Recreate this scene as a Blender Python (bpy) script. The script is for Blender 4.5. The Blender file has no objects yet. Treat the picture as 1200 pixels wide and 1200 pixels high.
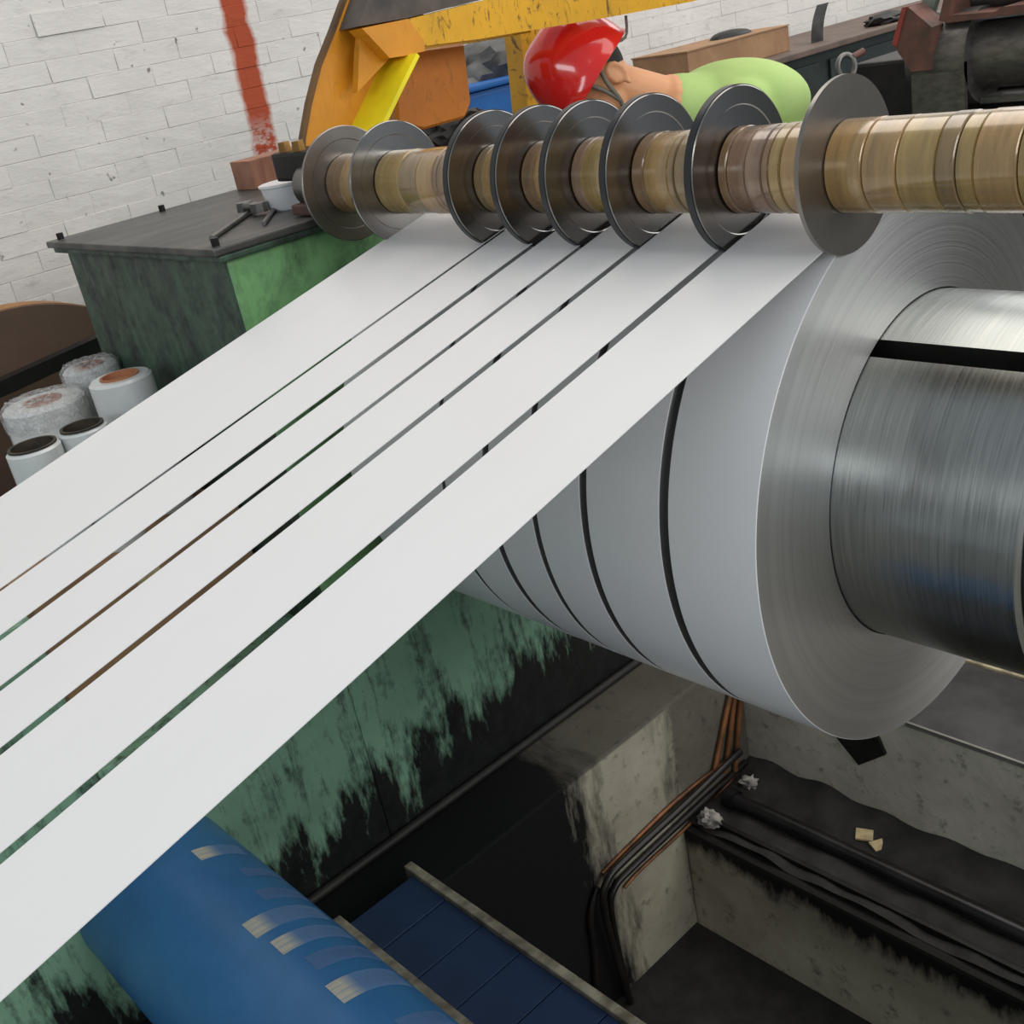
import bpy, bmesh, math, random
from mathutils import Vector, Matrix, noise as mnoise
random.seed(7)
scn = bpy.context.scene
COL = scn.collection
PI = math.pi

# ---------------------------------------------------------------- camera
FPX, CAMZ = 1293.7465, 1.815
CR = ((0.67172844, 0.19286044, -0.71525223),      # world x, y, z rows; columns right, down, forward
      (0.71883618, -0.40304632, 0.56641699),
      (-0.17904035, -0.89462758, -0.40937274))
cam = bpy.data.objects.new('camera', bpy.data.cameras.new('camera'))
COL.objects.link(cam)
cam.data.sensor_width = 36.0
cam.data.lens = 36.0 * FPX / 1200.0
cam.data.clip_start = 0.05
cam.matrix_world = Matrix(((CR[0][0], -CR[0][1], -CR[0][2], 0), (CR[1][0], -CR[1][1], -CR[1][2], 0),
                           (CR[2][0], -CR[2][1], -CR[2][2], CAMZ), (0, 0, 0, 1)))
scn.camera = cam
EYE = Vector((0, 0, CAMZ))

# ---------------------------------------------------------------- world, daylight
scn.view_settings.view_transform = 'Standard'
scn.view_settings.look = 'None'
scn.view_settings.gamma = 1.0
scn.view_settings.use_curve_mapping = False
scn.view_settings.exposure = 0.0
w = bpy.data.worlds.new('hall_daylight'); scn.world = w; w.use_nodes = True
w.node_tree.nodes['Background'].inputs[0].default_value = (0.82, 0.915, 1.0, 1)
w.node_tree.nodes['Background'].inputs[1].default_value = 0.38

def area(name, loc, target, sx, sy, power, col=(1, 1, 1)):
    l = bpy.data.lights.new(name, 'AREA'); l.shape = 'RECTANGLE'; l.size = sx; l.size_y = sy
    l.energy = power; l.color = col
    o = bpy.data.objects.new(name, l); COL.objects.link(o); o.location = loc
    d = (Vector(target) - Vector(loc)).to_track_quat('-Z', 'Y'); o.rotation_euler = d.to_euler()
    return o
area('roof_skylight', (-1.2, 4.4, 6.6), (-1.2, 4.1, 0), 8.0, 5.4, 325, (1, 0.94, 0.87))
area('hall_window', (1.2, -5.2, 3.3), (-1.2, 1.4, 1.0), 5.0, 1.1, 105, (0.90, 0.96, 1))
area('hall_window', (6.0, 3.0, 3.9), (-3.5, 2.6, 1.3), 9.0, 2.6, 300, (1, 0.985, 0.96))
area('hall_window', (-1.0, 9.2, 4.6), (-1.0, 1.5, 1.3), 7.0, 3.0, 150, (1, .98, .95))

# ---------------------------------------------------------------- helpers
def ray(x, y):
    a, b = (x - 600) / FPX, (y - 600) / FPX
    return Vector([CR[i][0] * a + CR[i][1] * b + CR[i][2] for i in range(3)])
def at_x(x, y, X): d = ray(x, y); return EYE + d * (X / d.x)
def at_y(x, y, Y): d = ray(x, y); return EYE + d * (Y / d.y)
def at_z(x, y, Z): d = ray(x, y); return EYE + d * ((Z - CAMZ) / d.z)
def at_d(x, y, D): return EYE + ray(x, y) * D
VR = Vector((CR[0][0], CR[1][0], CR[2][0])); VU = -Vector((CR[0][1], CR[1][1], CR[2][1])); VF = Vector((CR[0][2], CR[1][2], CR[2][2]))

def link(name, me, mats, parent=None, loc=None, smooth=False):
    o = bpy.data.objects.new(name, me); COL.objects.link(o)
    if not isinstance(mats, (list, tuple)): mats = [mats]
    if not me.materials:
        for m in mats: me.materials.append(m)
    if loc is not None: o.location = loc
    if parent is not None:
        o.parent = parent
        # children are written in world coordinates; parents carry translation only
        o.location = Vector(o.location) - world_of(parent)
    if smooth:
        for p in me.polygons: p.use_smooth = True
    return o
def world_of(o):
    v = Vector(o.location)
    while o.parent: o = o.parent; v += Vector(o.location)
    return v
def mesh_of(bm, recalc=True):
    if recalc: bmesh.ops.recalc_face_normals(bm, faces=bm.faces[:])
    me = bpy.data.meshes.new('m'); bm.to_mesh(me); bm.free(); return me
def auto_smooth(o, ang=35):
    me = o.data
    for p in me.polygons: p.use_smooth = True
    try: me.set_sharp_from_angle(angle=math.radians(ang))
    except Exception: pass
    return o
def tag(o, label, cat, group=None):
    o['label'] = label; o['category'] = cat
    if group: o['group'] = group
    return o
def struct(o): o['kind'] = 'structure'; return o
def empty(name, loc, label=None, cat=None, group=None):
    o = bpy.data.objects.new(name, None); COL.objects.link(o); o.location = loc; o.empty_display_size = .1
    if label: tag(o, label, cat, group)
    return o
def bm_box(bm, lo, hi, bevel=0.0):
    lo, hi = Vector(lo), Vector(hi)
    r = bmesh.ops.create_cube(bm, size=1.0)
    for v in r['verts']:
        v.co = Vector(((v.co.x + .5) * (hi.x - lo.x) + lo.x, (v.co.y + .5) * (hi.y - lo.y) + lo.y, (v.co.z + .5) * (hi.z - lo.z) + lo.z))
    if bevel > 0:
        es = {e for v in r['verts'] for e in v.link_edges}
        bmesh.ops.bevel(bm, geom=list(es), offset=bevel, segments=2, affect='EDGES', profile=.6)
def box(name, lo, hi, mat, parent=None, bevel=0.0):
    c = (Vector(lo) + Vector(hi)) / 2
    bm = bmesh.new(); bm_box(bm, Vector(lo) - c, Vector(hi) - c, bevel)
    return link(name, mesh_of(bm), mat, parent, c)
def frame_of(d):
    d = d.normalized(); a = Vector((0, 0, 1)) if abs(d.z) < .9 else Vector((1, 0, 0))
    u = d.cross(a).normalized(); return u, d.cross(u).normalized()
def bm_tube(bm, pts, r, seg=12, cap=True, hollow=False):
    pts = [Vector(p) for p in pts]; rings = []
    for i, p in enumerate(pts):
        t = (pts[min(i + 1, len(pts) - 1)] - pts[max(i - 1, 0)])
        u, v = frame_of(t)
        if rings:
            pu = prev_u - t.normalized() * prev_u.dot(t.normalized()); u = pu.normalized(); v = t.normalized().cross(u)
        prev_u = u
        rr = r[i] if isinstance(r, (list, tuple)) else r
        rings.append([bm.verts.new(p + (u * math.cos(k * 2 * PI / seg) + v * math.sin(k * 2 * PI / seg)) * rr) for k in range(seg)])
    for a, b in zip(rings, rings[1:]):
        for k in range(seg): bm.faces.new((a[k], a[(k + 1) % seg], b[(k + 1) % seg], b[k]))
    if cap: bm.faces.new(rings[0]); bm.faces.new(rings[-1])
def tube(name, pts, r, mat, parent=None, seg=12, cap=True):
    c = Vector(pts[0]); bm = bmesh.new(); bm_tube(bm, [Vector(p) - c for p in pts], r, seg, cap)
    return auto_smooth(link(name, mesh_of(bm), mat, parent, c), 50)
def lathe_x(name, prof, mats, parent, loc, seg=128, matidx=None, arc=None):
    """profile of (x, r) turned about the X axis through loc; closed when first==last"""
    bm = bmesh.new(); a0, a1 = arc if arc else (0, 2 * PI); full = arc is None
    n = seg if full else seg + 1; rings = []
    for k in range(n):
        a = a0 + (a1 - a0) * k / seg
        rings.append([bm.verts.new((x, r * math.cos(a), r * math.sin(a))) for x, r in prof[:-1] ] if prof[0] == prof[-1]
                     else [bm.verts.new((x, r * math.cos(a), r * math.sin(a))) for x, r in prof])
    m = len(rings[0]); closed = prof[0] == prof[-1]
    for k in range(seg):
        A, B = rings[k], rings[(k + 1) % n]
        for i in range(m if closed else m - 1):
            f = bm.faces.new((A[i], A[(i + 1) % m], B[(i + 1) % m], B[i]))
            if matidx: f.material_index = matidx[i]
    if closed and not full: bm.faces.new(rings[0]); bm.faces.new(rings[-1])
    bmesh.ops.remove_doubles(bm, verts=bm.verts[:], dist=1e-6)
    return auto_smooth(link(name, mesh_of(bm), mats, parent, loc), 30)
def prism(name, pts, ext, mat, parent=None, bevel=0):
    """solid polygon pts (3D, planar) extruded by vector ext"""
    c = Vector(pts[0]); bm = bmesh.new(); ext = Vector(ext)
    a = [bm.verts.new(Vector(p) - c) for p in pts]; b = [bm.verts.new(Vector(p) - c + ext) for p in pts]
    bm.faces.new(a); bm.faces.new(b[::-1])
    for i in range(len(a)): bm.faces.new((a[i], a[(i + 1) % len(a)], b[(i + 1) % len(a)], b[i]))
    if bevel: bmesh.ops.bevel(bm, geom=bm.edges[:], offset=bevel, segments=1, affect='EDGES')
    return link(name, mesh_of(bm), mat, parent, c)
def lathe_z(name, prof, mat, parent, loc, seg=48, smooth=True):
    bm = bmesh.new(); rings = [[bm.verts.new((r * math.cos(2 * PI * k / seg), r * math.sin(2 * PI * k / seg), z)) for r, z in prof] for k in range(seg)]
    for k in range(seg):
        A, B = rings[k], rings[(k + 1) % seg]
        for i in range(len(prof) - 1): bm.faces.new((A[i], A[i + 1], B[i + 1], B[i]))
    bmesh.ops.remove_doubles(bm, verts=bm.verts[:], dist=1e-6)
    return auto_smooth(link(name, mesh_of(bm), mat, parent, loc), 40)
def lump(name, loc, rad, mat, parent=None, amp=.3, freq=6, seed=0, sub=3, flat=None):
    bm = bmesh.new(); bmesh.ops.create_icosphere(bm, subdivisions=sub, radius=1)
    for v in bm.verts:
        n = mnoise.noise(v.co * freq * .35 + Vector((seed, seed * 2, 0))) + .5 * mnoise.noise(v.co * freq + Vector((seed, 5, 0)))
        v.co = v.co * (1 + amp * n); v.co = Vector((v.co.x * rad[0], v.co.y * rad[1], v.co.z * rad[2]))
        if flat is not None and v.co.z < flat: v.co.z = flat
    return auto_smooth(link(name, mesh_of(bm), mat, parent, loc), 40)

# ---------------------------------------------------------------- materials
class NT:
    def __init__(s, name):
        s.m = bpy.data.materials.new(name); s.m.use_nodes = True; s.t = s.m.node_tree
        s.b = s.t.nodes['Principled BSDF']; s.L = s.t.links.new
    def n(s, typ, **k):
        o = s.t.nodes.new(typ)
        for a, v in k.items():
            if a.startswith('i_'): o.inputs[int(a[2:])].default_value = v
            else: setattr(o, a, v)
        return o
    def coord(s, kind='Object', scale=(1, 1, 1)):
        if kind == 'World': src = s.n('ShaderNodeNewGeometry').outputs['Position']
        else: src = s.n('ShaderNodeTexCoord').outputs[kind]
        mp = s.n('ShaderNodeMapping'); mp.inputs['Scale'].default_value = scale; s.L(src, mp.inputs[0]); return mp.outputs[0]
    def noise(s, vec, scale, detail=5, rough=.6, dist=0):
        o = s.n('ShaderNodeTexNoise'); o.inputs['Scale'].default_value = scale; o.inputs['Detail'].default_value = detail
        o.inputs['Roughness'].default_value = rough; o.inputs['Distortion'].default_value = dist; s.L(vec, o.inputs['Vector']); return o.outputs['Fac']
    def ramp(s, fac, lo, hi, a=0., b=1.):
        o = s.n('ShaderNodeMapRange'); s.L(fac, o.inputs[0])
        for i, v in zip((1, 2, 3, 4), (lo, hi, a, b)): o.inputs[i].default_value = v
        return o.outputs[0]
    def mix(s, fac, a, b, mode='MIX'):
        o = s.n('ShaderNodeMix', data_type='RGBA', blend_type=mode)
        if isinstance(fac, (int, float)): o.inputs[0].default_value = fac
        else: s.L(fac, o.inputs[0])
        for i, c in ((6, a), (7, b)):
            if isinstance(c, tuple): o.inputs[i].default_value = (*c, 1)
            else: s.L(c, o.inputs[i])
        return o.outputs[2]
    def math(s, op, a, b=None, c=None):
        o = s.n('ShaderNodeMath', operation=op)
        for i, v in enumerate((a, b, c)):
            if v is None: continue
            if isinstance(v, (int, float)): o.inputs[i].default_value = v
            else: s.L(v, o.inputs[i])
        return o.outputs[0]
    def sep(s, vec):
        o = s.n('ShaderNodeSeparateXYZ'); s.L(vec, o.inputs[0]); return o.outputs
    def set(s, **k):
        names = dict(color='Base Color', rough='Roughness', metal='Metallic', spec='Specular IOR Level', aniso='Anisotropic', coat='Coat Weight', trans='Transmission Weight', alpha='Alpha', sss='Subsurface Weight')
        for a, v in k.items():
            i = s.b.inputs[names[a]]
            if isinstance(v, tuple): i.default_value = (*v, 1)
            elif isinstance(v, (int, float)): i.default_value = v
            else: s.L(v, i)
        return s
    def bump(s, h, strength=.3, dist=.01):
        o = s.n('ShaderNodeBump'); o.inputs['Strength'].default_value = strength; o.inputs['Distance'].default_value = dist
        s.L(h, o.inputs['Height']); s.L(o.outputs[0], s.b.inputs['Normal']); return s
    def tangent_x(s):
        o = s.n('ShaderNodeTangent', direction_type='RADIAL', axis='X'); s.L(o.outputs[0], s.b.inputs['Tangent']); s.b.inputs['Anisotropic Rotation'].default_value = .25; return s
def srgb(r, g, b):
    f = lambda c: (c / 255 / 12.92) if c / 255 <= .04045 else ((c / 255 + .055) / 1.055) ** 2.4
    return (f(r), f(g), f(b))
def simple(name, c1, c2=None, rough=.5, metal=0, scale=8, bump=0, stretch=(1, 1, 1), lo=.35, hi=.65, coord='Object', bscale=None, **k):
    t = NT(name); v = t.coord(coord, stretch)
    n = t.noise(v, scale)
    t.set(color=t.mix(t.ramp(n, lo, hi), c1, c2 or tuple(x * .7 for x in c1)), rough=rough, metal=metal, **k)
    if bump: t.bump(t.noise(v, bscale or scale * 4), bump, .004)
    return t.m

# white coated steel: strips and coil surface
t = NT('white_coated_steel'); n = t.noise(t.coord('World', (1, .12, 1)), 9, 3)
t.set(color=t.mix(n, srgb(226, 225, 225), srgb(232, 231, 231)), rough=.27, spec=.5)
M_WHITE = t.m
# side of the wound coil: concentric brushed edges
t = NT('coil_edge_steel'); s_ = t.sep(t.coord('Object'))
rad = t.math('SQRT', t.math('ADD', t.math('MULTIPLY', s_[1], s_[1]), t.math('MULTIPLY', s_[2], s_[2])))
cmb = t.n('ShaderNodeCombineXYZ'); t.L(rad, cmb.inputs[0])
fine = t.noise(cmb.outputs[0], 420, 3, .7); broad = t.noise(cmb.outputs[0], 45, 2)
t.set(color=t.mix(t.ramp(t.math('ADD', t.math('MULTIPLY', fine, .6), t.math('MULTIPLY', broad, .4)), .3, .7), srgb(178, 178, 177), srgb(218, 218, 216)),
      rough=t.ramp(fine, .3, .7, .36, .5), metal=1.0, aniso=.6).tangent_x().bump(fine, .12, .002)
M_EDGE = t.m
# mandrel segments: brushed steel, lines run round the drum
t = NT('brushed_mandrel_steel'); v = t.coord('Object', (1, .02, .02)); fine = t.noise(v, 420, 3, .6); big = t.noise(t.coord('Object', (3, 1, 1)), 7, 3)
t.set(color=t.mix(t.ramp(fine, .3, .7), srgb(150, 154, 151), srgb(178, 180, 176)), rough=t.math('ADD', t.ramp(fine, .3, .7, .24, .32), t.ramp(big, .3, .7, 0, .1)), metal=1.0, aniso=.6).tangent_x().bump(fine, .03, .002)
M_MANDREL = t.m
M_BLACKGAP = simple('black_grease', (.006, .006, .006), (.014, .013, .012), rough=.5)
t = NT('polished_disc_steel'); s_ = t.sep(t.coord('Object'))
rad = t.math('SQRT', t.math('ADD', t.math('MULTIPLY', s_[1], s_[1]), t.math('MULTIPLY', s_[2], s_[2])))
cmb = t.n('ShaderNodeCombineXYZ'); t.L(rad, cmb.inputs[0]); fine = t.noise(cmb.outputs[0], 500, 3)
t.set(color=t.mix(fine, srgb(120, 118, 116), srgb(160, 158, 156)), rough=.2, metal=1, aniso=.4).tangent_x()
M_DISC = t.m
t = NT('worn_grey_disc_steel'); v = t.coord('Object'); n = t.noise(v, 18, 4)
t.set(color=t.mix(n, srgb(128, 122, 116), srgb(156, 150, 144)), rough=.3, metal=.9); M_DISC2 = t.m
M_RIM = simple('black_rubber_rim', (.01, .011, .013), (.016, .016, .018), rough=.35)
M_RIMEDGE = simple('bright_disc_edge', srgb(190, 190, 188), rough=.2, metal=1)
def ring_mat(i, c):
    t = NT('spacer_ring_%s' % i); v = t.coord('Object', (6, .6, .6)); n = t.noise(v, 14, 5, .7); d = t.noise(t.coord('Object', (1, 1, 1)), 30, 4)
    t.set(color=t.mix(t.ramp(n, .35, .7), c, tuple(x * .55 for x in c)), rough=t.ramp(d, .3, .7, .22, .32), metal=.15, spec=.5, coat=1.0).bump(n, .05, .002)
    t.b.inputs['Coat Roughness'].default_value = .12; t.b.inputs['Coat IOR'].default_value = 1.62
    return t.m
RINGM = [ring_mat(k, srgb(*c)) for k, c in (('tan', (176, 140, 88)), ('ochre', (172, 142, 84)), ('brown', (144, 112, 78)), ('rose', (156, 124, 98)), ('olive', (144, 118, 76)))]
M_DARKRING = simple('dark_spacer_gap', srgb(44, 36, 30), rough=.4, metal=.3)

# green machine paint with black oil runs
def green_mat(name, light, dark, runs=.5, lo=.42, hi=.6, streak=(5, 5, .7)):
    t = NT(name); v = t.coord('World'); vs = t.coord('World', streak)
    n1 = t.noise(v, 3.2, 6, .65); n2 = t.noise(vs, 5, 8, .75, .6); n3 = t.noise(v, 22, 5, .7)
    crk = t.ramp(t.math('ADD', t.math('MULTIPLY', n2, .7), t.math('MULTIPLY', n3, .3)), lo, hi)
    base = t.mix(t.ramp(n1, .35, .65), light, tuple(a * .72 for a in light))
    t.set(color=t.mix(t.math('MULTIPLY', crk, runs), base, dark), rough=t.ramp(n3, .3, .7, .38, .62)).bump(t.math('ADD', n2, n3), .35, .006)
    return t
t = green_mat('green_paint_oily', srgb(138, 182, 152), srgb(30, 38, 33), .9, .50, .62)
# oil blackens the foot of the base: ragged edge
v = t.coord('World'); s_ = t.sep(v); rag = t.noise(t.coord('World', (3, 3, .8)), 3.5, 6, .7)
z_ = t.math('ADD', s_[2], t.math('MULTIPLY', t.math('SUBTRACT', rag, .5), 1.0))
z_ = t.math('SUBTRACT', z_, t.math('MULTIPLY', t.ramp(s_[1], .75, 1.7), .14))
old = t.b.inputs['Base Color'].links[0].from_socket
t.set(color=t.mix(t.ramp(z_, .08, .2, 1, 0), old, srgb(22, 23, 23)))
M_GREENBASE = t.m
M_GREENBOX = green_mat('green_paint_bright', srgb(132, 186, 124), srgb(56, 74, 54), .9, .43, .66, (2, 2, 1.2)).m
M_GREENDARK = green_mat('green_paint_shaded', srgb(74, 106, 84), srgb(28, 34, 31), .95, .36, .58, (2.4, 2.4, .7)).m  # dark runs, plus the end face's shade put into the base green
M_LID = simple('oily_lid_steel', srgb(92, 90, 86), srgb(52, 53, 51), rough=.42, metal=.4, scale=4, bump=.1, stretch=(3, 1, 1))
M_DKMACH = simple('dark_machine_steel', srgb(52, 48, 46), srgb(30, 29, 29), rough=.5, metal=.5, scale=9, bump=.15)
M_BLACKMET = simple('black_iron', srgb(30, 28, 28), srgb(18, 18, 19), rough=.45, metal=.4, scale=12)

# whitewashed bricks with a red paint stripe
def brick_mat(name, c1, c2):
    t = NT(name); v = t.coord('World'); n = t.noise(v, 2.2, 7, .6); f = t.noise(t.coord('World', (1, .6, 1.6)), 16, 7, .7); pit = t.noise(v, 26, 3, .5)
    col = t.mix(t.ramp(n, .3, .7), c1, c2); col = t.mix(t.ramp(f, .58, .8, 0, .5), col, srgb(150, 146, 138))
    col = t.mix(t.ramp(pit, .70, .76, 0, .8), col, srgb(110, 104, 96))
    s_ = t.sep(v); wob = t.math('MULTIPLY', t.math('SUBTRACT', t.noise(v, 11, 4), .5), .05)
    yy = t.math('ADD', t.math('ADD', s_[1], wob), t.math('MULTIPLY', s_[2], -.035))
    inside = t.math('MULTIPLY', t.ramp(yy, 2.262, 2.285), t.ramp(yy, 2.372, 2.395, 1, 0))
    worn = t.ramp(t.noise(t.coord('World', (1, .8, 1.5)), 34, 5, .7), .40, .55, .35, 1)
    wz = t.math('MAXIMUM', worn, t.ramp(s_[2], 1.42, 1.62)); inside = t.math('MULTIPLY', inside, wz)
    col = t.mix(inside, col, t.mix(n, srgb(184, 88, 60), srgb(158, 72, 48)))
    t.set(color=col, rough=.85, spec=.2).bump(t.math('ADD', f, t.math('MULTIPLY', n, .6)), .5, .008)
    return t.m
M_BRICK = brick_mat('whitewashed_brick', srgb(230, 226, 221), srgb(214, 210, 205))
M_MORTAR = brick_mat('whitewashed_mortar', srgb(204, 200, 194), srgb(186, 182, 176))
# concrete of the pit
def conc(name, c1, c2, stain=None):
    t = NT(name); v = t.coord('World'); n = t.noise(v, 3.5, 7, .65); f = t.noise(v, 20, 6, .7)
    col = t.mix(t.ramp(n, .3, .7), c1, c2); col = t.mix(t.ramp(f, .56, .72, 0, .75), col, srgb(60, 55, 49))
    if stain: col = stain(t, v, col)
    t.set(color=col, rough=.75, spec=.25).bump(t.math('ADD', f, n), .5, .008); return t.m
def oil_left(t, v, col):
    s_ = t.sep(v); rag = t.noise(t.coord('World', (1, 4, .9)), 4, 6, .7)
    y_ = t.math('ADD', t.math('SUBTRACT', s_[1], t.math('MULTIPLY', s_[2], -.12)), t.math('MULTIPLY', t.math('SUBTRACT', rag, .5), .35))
    black = t.ramp(y_, 1.42, 1.52, 1, 0); dark_part = t.math('MAXIMUM', t.ramp(y_, 1.74, 1.82, 0, .7), t.ramp(s_[2], -.012, -.004, 0, .75))  # black oil at the near end; darker towards the back corner and on top
    col = t.mix(dark_part, col, srgb(40, 38, 35))
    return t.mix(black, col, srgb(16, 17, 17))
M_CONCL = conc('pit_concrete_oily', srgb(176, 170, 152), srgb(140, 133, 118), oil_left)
M_CONC = conc('pit_concrete', srgb(190, 184, 170), srgb(150, 144, 132))
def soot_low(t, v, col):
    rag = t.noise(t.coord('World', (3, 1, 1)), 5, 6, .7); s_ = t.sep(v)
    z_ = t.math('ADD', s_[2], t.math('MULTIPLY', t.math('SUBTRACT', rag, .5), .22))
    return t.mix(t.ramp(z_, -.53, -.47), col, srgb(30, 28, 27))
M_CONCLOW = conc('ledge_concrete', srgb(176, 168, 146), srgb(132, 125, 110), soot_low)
M_DIRT = simple('oily_dirt', srgb(48, 45, 42), srgb(26, 25, 24), rough=.85, scale=14, bump=.6, coord='World')
M_FLOOR = simple('worn_concrete_floor', srgb(142, 138, 130), srgb(108, 104, 98), rough=.6, scale=5, bump=.3, coord='World')
M_FLOOR_BLACK = simple('oil_black_floor', srgb(30, 31, 31), srgb(17, 18, 18), rough=.5, scale=9, bump=.5, coord='World', bscale=40)
M_PLATE = simple('steel_cover_plate', srgb(92, 90, 90), srgb(68, 66, 66), rough=.42, metal=.6, scale=6, bump=.06, coord='World')
M_EDGEW = simple('pale_edge_strip', srgb(190, 176, 140), srgb(120, 108, 88), rough=.7, scale=25)
M_HOSE = simple('black_hose', srgb(34, 30, 28), srgb(20, 19, 19), rough=.38, scale=14)
M_COPPER = simple('rusty_copper_pipe', srgb(150, 98, 60), srgb(92, 62, 42), rough=.45, metal=.4, scale=14, bump=.1)
M_PALEBIT = simple('dusty_plastic_scrap', srgb(176, 172, 164), srgb(110, 106, 100), rough=.5, scale=20)
M_CARD = simple('cardboard', srgb(168, 132, 98), srgb(146, 112, 82), rough=.8, scale=8)
M_CARDP = simple('pale_cardboard', srgb(206, 190, 146), srgb(172, 150, 112), rough=.8, scale=25)
M_WOODRED = simple('reddish_wood', srgb(168, 120, 96), srgb(142, 98, 78), rough=.8, scale=10, stretch=(1, 6, 1))
M_BROWNDISC = simple('brown_varnished_board', srgb(96, 76, 64), srgb(82, 64, 54), rough=.5, scale=3)
M_ORANGERIM = simple('orange_wood_rim', srgb(168, 116, 58), srgb(140, 94, 48), rough=.55, scale=6)
# yellow paints
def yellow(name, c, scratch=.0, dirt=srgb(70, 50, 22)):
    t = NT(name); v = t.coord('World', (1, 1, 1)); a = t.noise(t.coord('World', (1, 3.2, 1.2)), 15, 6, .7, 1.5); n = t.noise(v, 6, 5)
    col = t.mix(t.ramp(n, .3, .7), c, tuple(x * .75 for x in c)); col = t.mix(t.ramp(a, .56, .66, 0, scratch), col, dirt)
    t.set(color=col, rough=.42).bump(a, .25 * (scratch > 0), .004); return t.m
M_YBEAM = yellow('scratched_yellow_paint', srgb(232, 172, 26), .9)
M_YORANGE = yellow('orange_yellow_paint', srgb(226, 150, 34), .15)
M_YLIT = yellow('lit_yellow_paint', srgb(255, 236, 34), 0)  # window light on the inner flange put into a brighter yellow
M_YBROWN = yellow('aged_orange_paint', srgb(206, 122, 34), .35)
M_ARMTOP = simple('grimy_arm_top', srgb(98, 88, 80), srgb(66, 60, 56), rough=.7, scale=10)
# blue roller and platform
t = NT('blue_roller_paint'); v = t.coord('World'); n = t.noise(v, 4, 6); f = t.noise(t.coord('World', (1, 1, 1)), 55, 4, .8)
t.set(color=t.mix(t.ramp(f, .62, .75, 0, .35), t.mix(t.ramp(n, .3, .7), srgb(58, 124, 180), srgb(48, 102, 156)), srgb(116, 156, 192)), rough=t.ramp(n, .3, .7, .3, .42)).bump(f, .08, .002)
M_BLUE = t.m
t = NT('rubbed_blue_band'); v = t.coord('Object', (60, .8, .8)); n = t.noise(v, 2.2, 5, .8); s_ = t.sep(t.coord('Object'))
bare = t.math('MULTIPLY', t.ramp(n, .36, .5), t.ramp(s_[1], .022, .045, 1, 0))
t.set(color=t.mix(bare, t.mix(n, srgb(150, 190, 236), srgb(112, 160, 214)), srgb(255, 250, 232)), rough=.35); M_RUB = t.m
t = NT('rubbed_blue_band_faint'); v = t.coord('Object', (60, .8, .8)); n = t.noise(v, 2.2, 5, .8)
t.set(color=t.mix(n, srgb(132, 174, 224), srgb(98, 146, 204)), rough=.35); M_RUB2 = t.m
M_DBLUE = simple('dark_blue_board', srgb(36, 56, 92), srgb(30, 48, 80), rough=.5, scale=7, bump=.08)
M_RAIL = simple('weathered_rail', srgb(168, 160, 140), srgb(104, 96, 82), rough=.65, scale=22, bump=.2)
M_GREY = simple('grey_tarp', srgb(104, 102, 100), srgb(62, 62, 62), rough=.5, scale=7)
M_RAG = simple('dark_rag', srgb(58, 52, 48), srgb(26, 26, 27), rough=.8, scale=14)
M_BLUECR = simple('blue_plastic', srgb(34, 104, 178), srgb(30, 92, 164), rough=.5)
M_PAPER = simple('white_plastic', srgb(236, 234, 234), srgb(224, 222, 222), rough=.4)
M_REDPRINT = simple('red_print', srgb(222, 92, 96), srgb(214, 80, 86), rough=.5)
M_TOOL = simple('tool_steel', srgb(132, 130, 126), srgb(88, 86, 84), rough=.35, metal=.8)
M_RUST = simple('rusty_red_plate', srgb(112, 72, 60), srgb(76, 54, 48), rough=.6, scale=14, bump=.2)
M_REDEDGE = simple('red_paint_edge', srgb(160, 62, 54), srgb(128, 52, 46), rough=.5)
M_GREYSTEEL = simple('worn_roll_steel', srgb(112, 108, 104), srgb(86, 82, 79), rough=.42, metal=.6, scale=22, stretch=(1, 1, 2), bump=.1)
M_BENCHTOP = simple('brown_bench_top', srgb(112, 94, 84), srgb(88, 74, 66), rough=.6, scale=6)
M_DGREEN = simple('dark_green_machine', srgb(34, 48, 42), srgb(24, 32, 30), rough=.5)
# film rolls
t = NT('clear_film_roll'); v = t.coord('Object', (1, 1, 1)); n = t.noise(v, 26, 5)
t.set(color=t.mix(n, srgb(222, 224, 222), srgb(200, 204, 202)), rough=.22, spec=.6).bump(n, .1, .004); M_FILM = t.m
t = NT('crinkled_film'); v = t.coord('Object'); n = t.noise(v, 38, 4, .7, 1.0)
t.set(color=t.mix(n, srgb(226, 224, 222), srgb(176, 170, 168)), rough=.12, spec=.8).bump(n, .9, .02); M_WRAP = t.m
M_CORE = simple('card_core', srgb(182, 124, 88), srgb(160, 104, 72), rough=.8, scale=10)
M_COREDARK = simple('dark_core', srgb(70, 60, 46), srgb(40, 36, 30), rough=.7, scale=20)
# person
t = NT('skin'); n = t.noise(t.coord('Object'), 12, 4); t.set(color=t.mix(n, srgb(224, 164, 118), srgb(206, 144, 100)), rough=.5, sss=.05); M_SKIN = t.m
M_SHIRT = simple('lime_shirt', srgb(176, 202, 126), srgb(162, 190, 112), rough=.85, scale=5, bump=.2, bscale=9)
M_TROUSER = simple('dark_trousers', srgb(44, 48, 58), srgb(34, 38, 46), rough=.85)
M_SHOE = simple('black_shoe', srgb(28, 26, 25), rough=.6)
M_HELMET = simple('red_helmet_shell', srgb(224, 40, 34), srgb(214, 34, 30), rough=.16, coat=.6, scale=3)
M_STRAP = simple('grey_strap', srgb(120, 116, 104), srgb(96, 92, 82), rough=.7)
M_HAIR = simple('black_hair', srgb(26, 22, 20), rough=.7)

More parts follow.
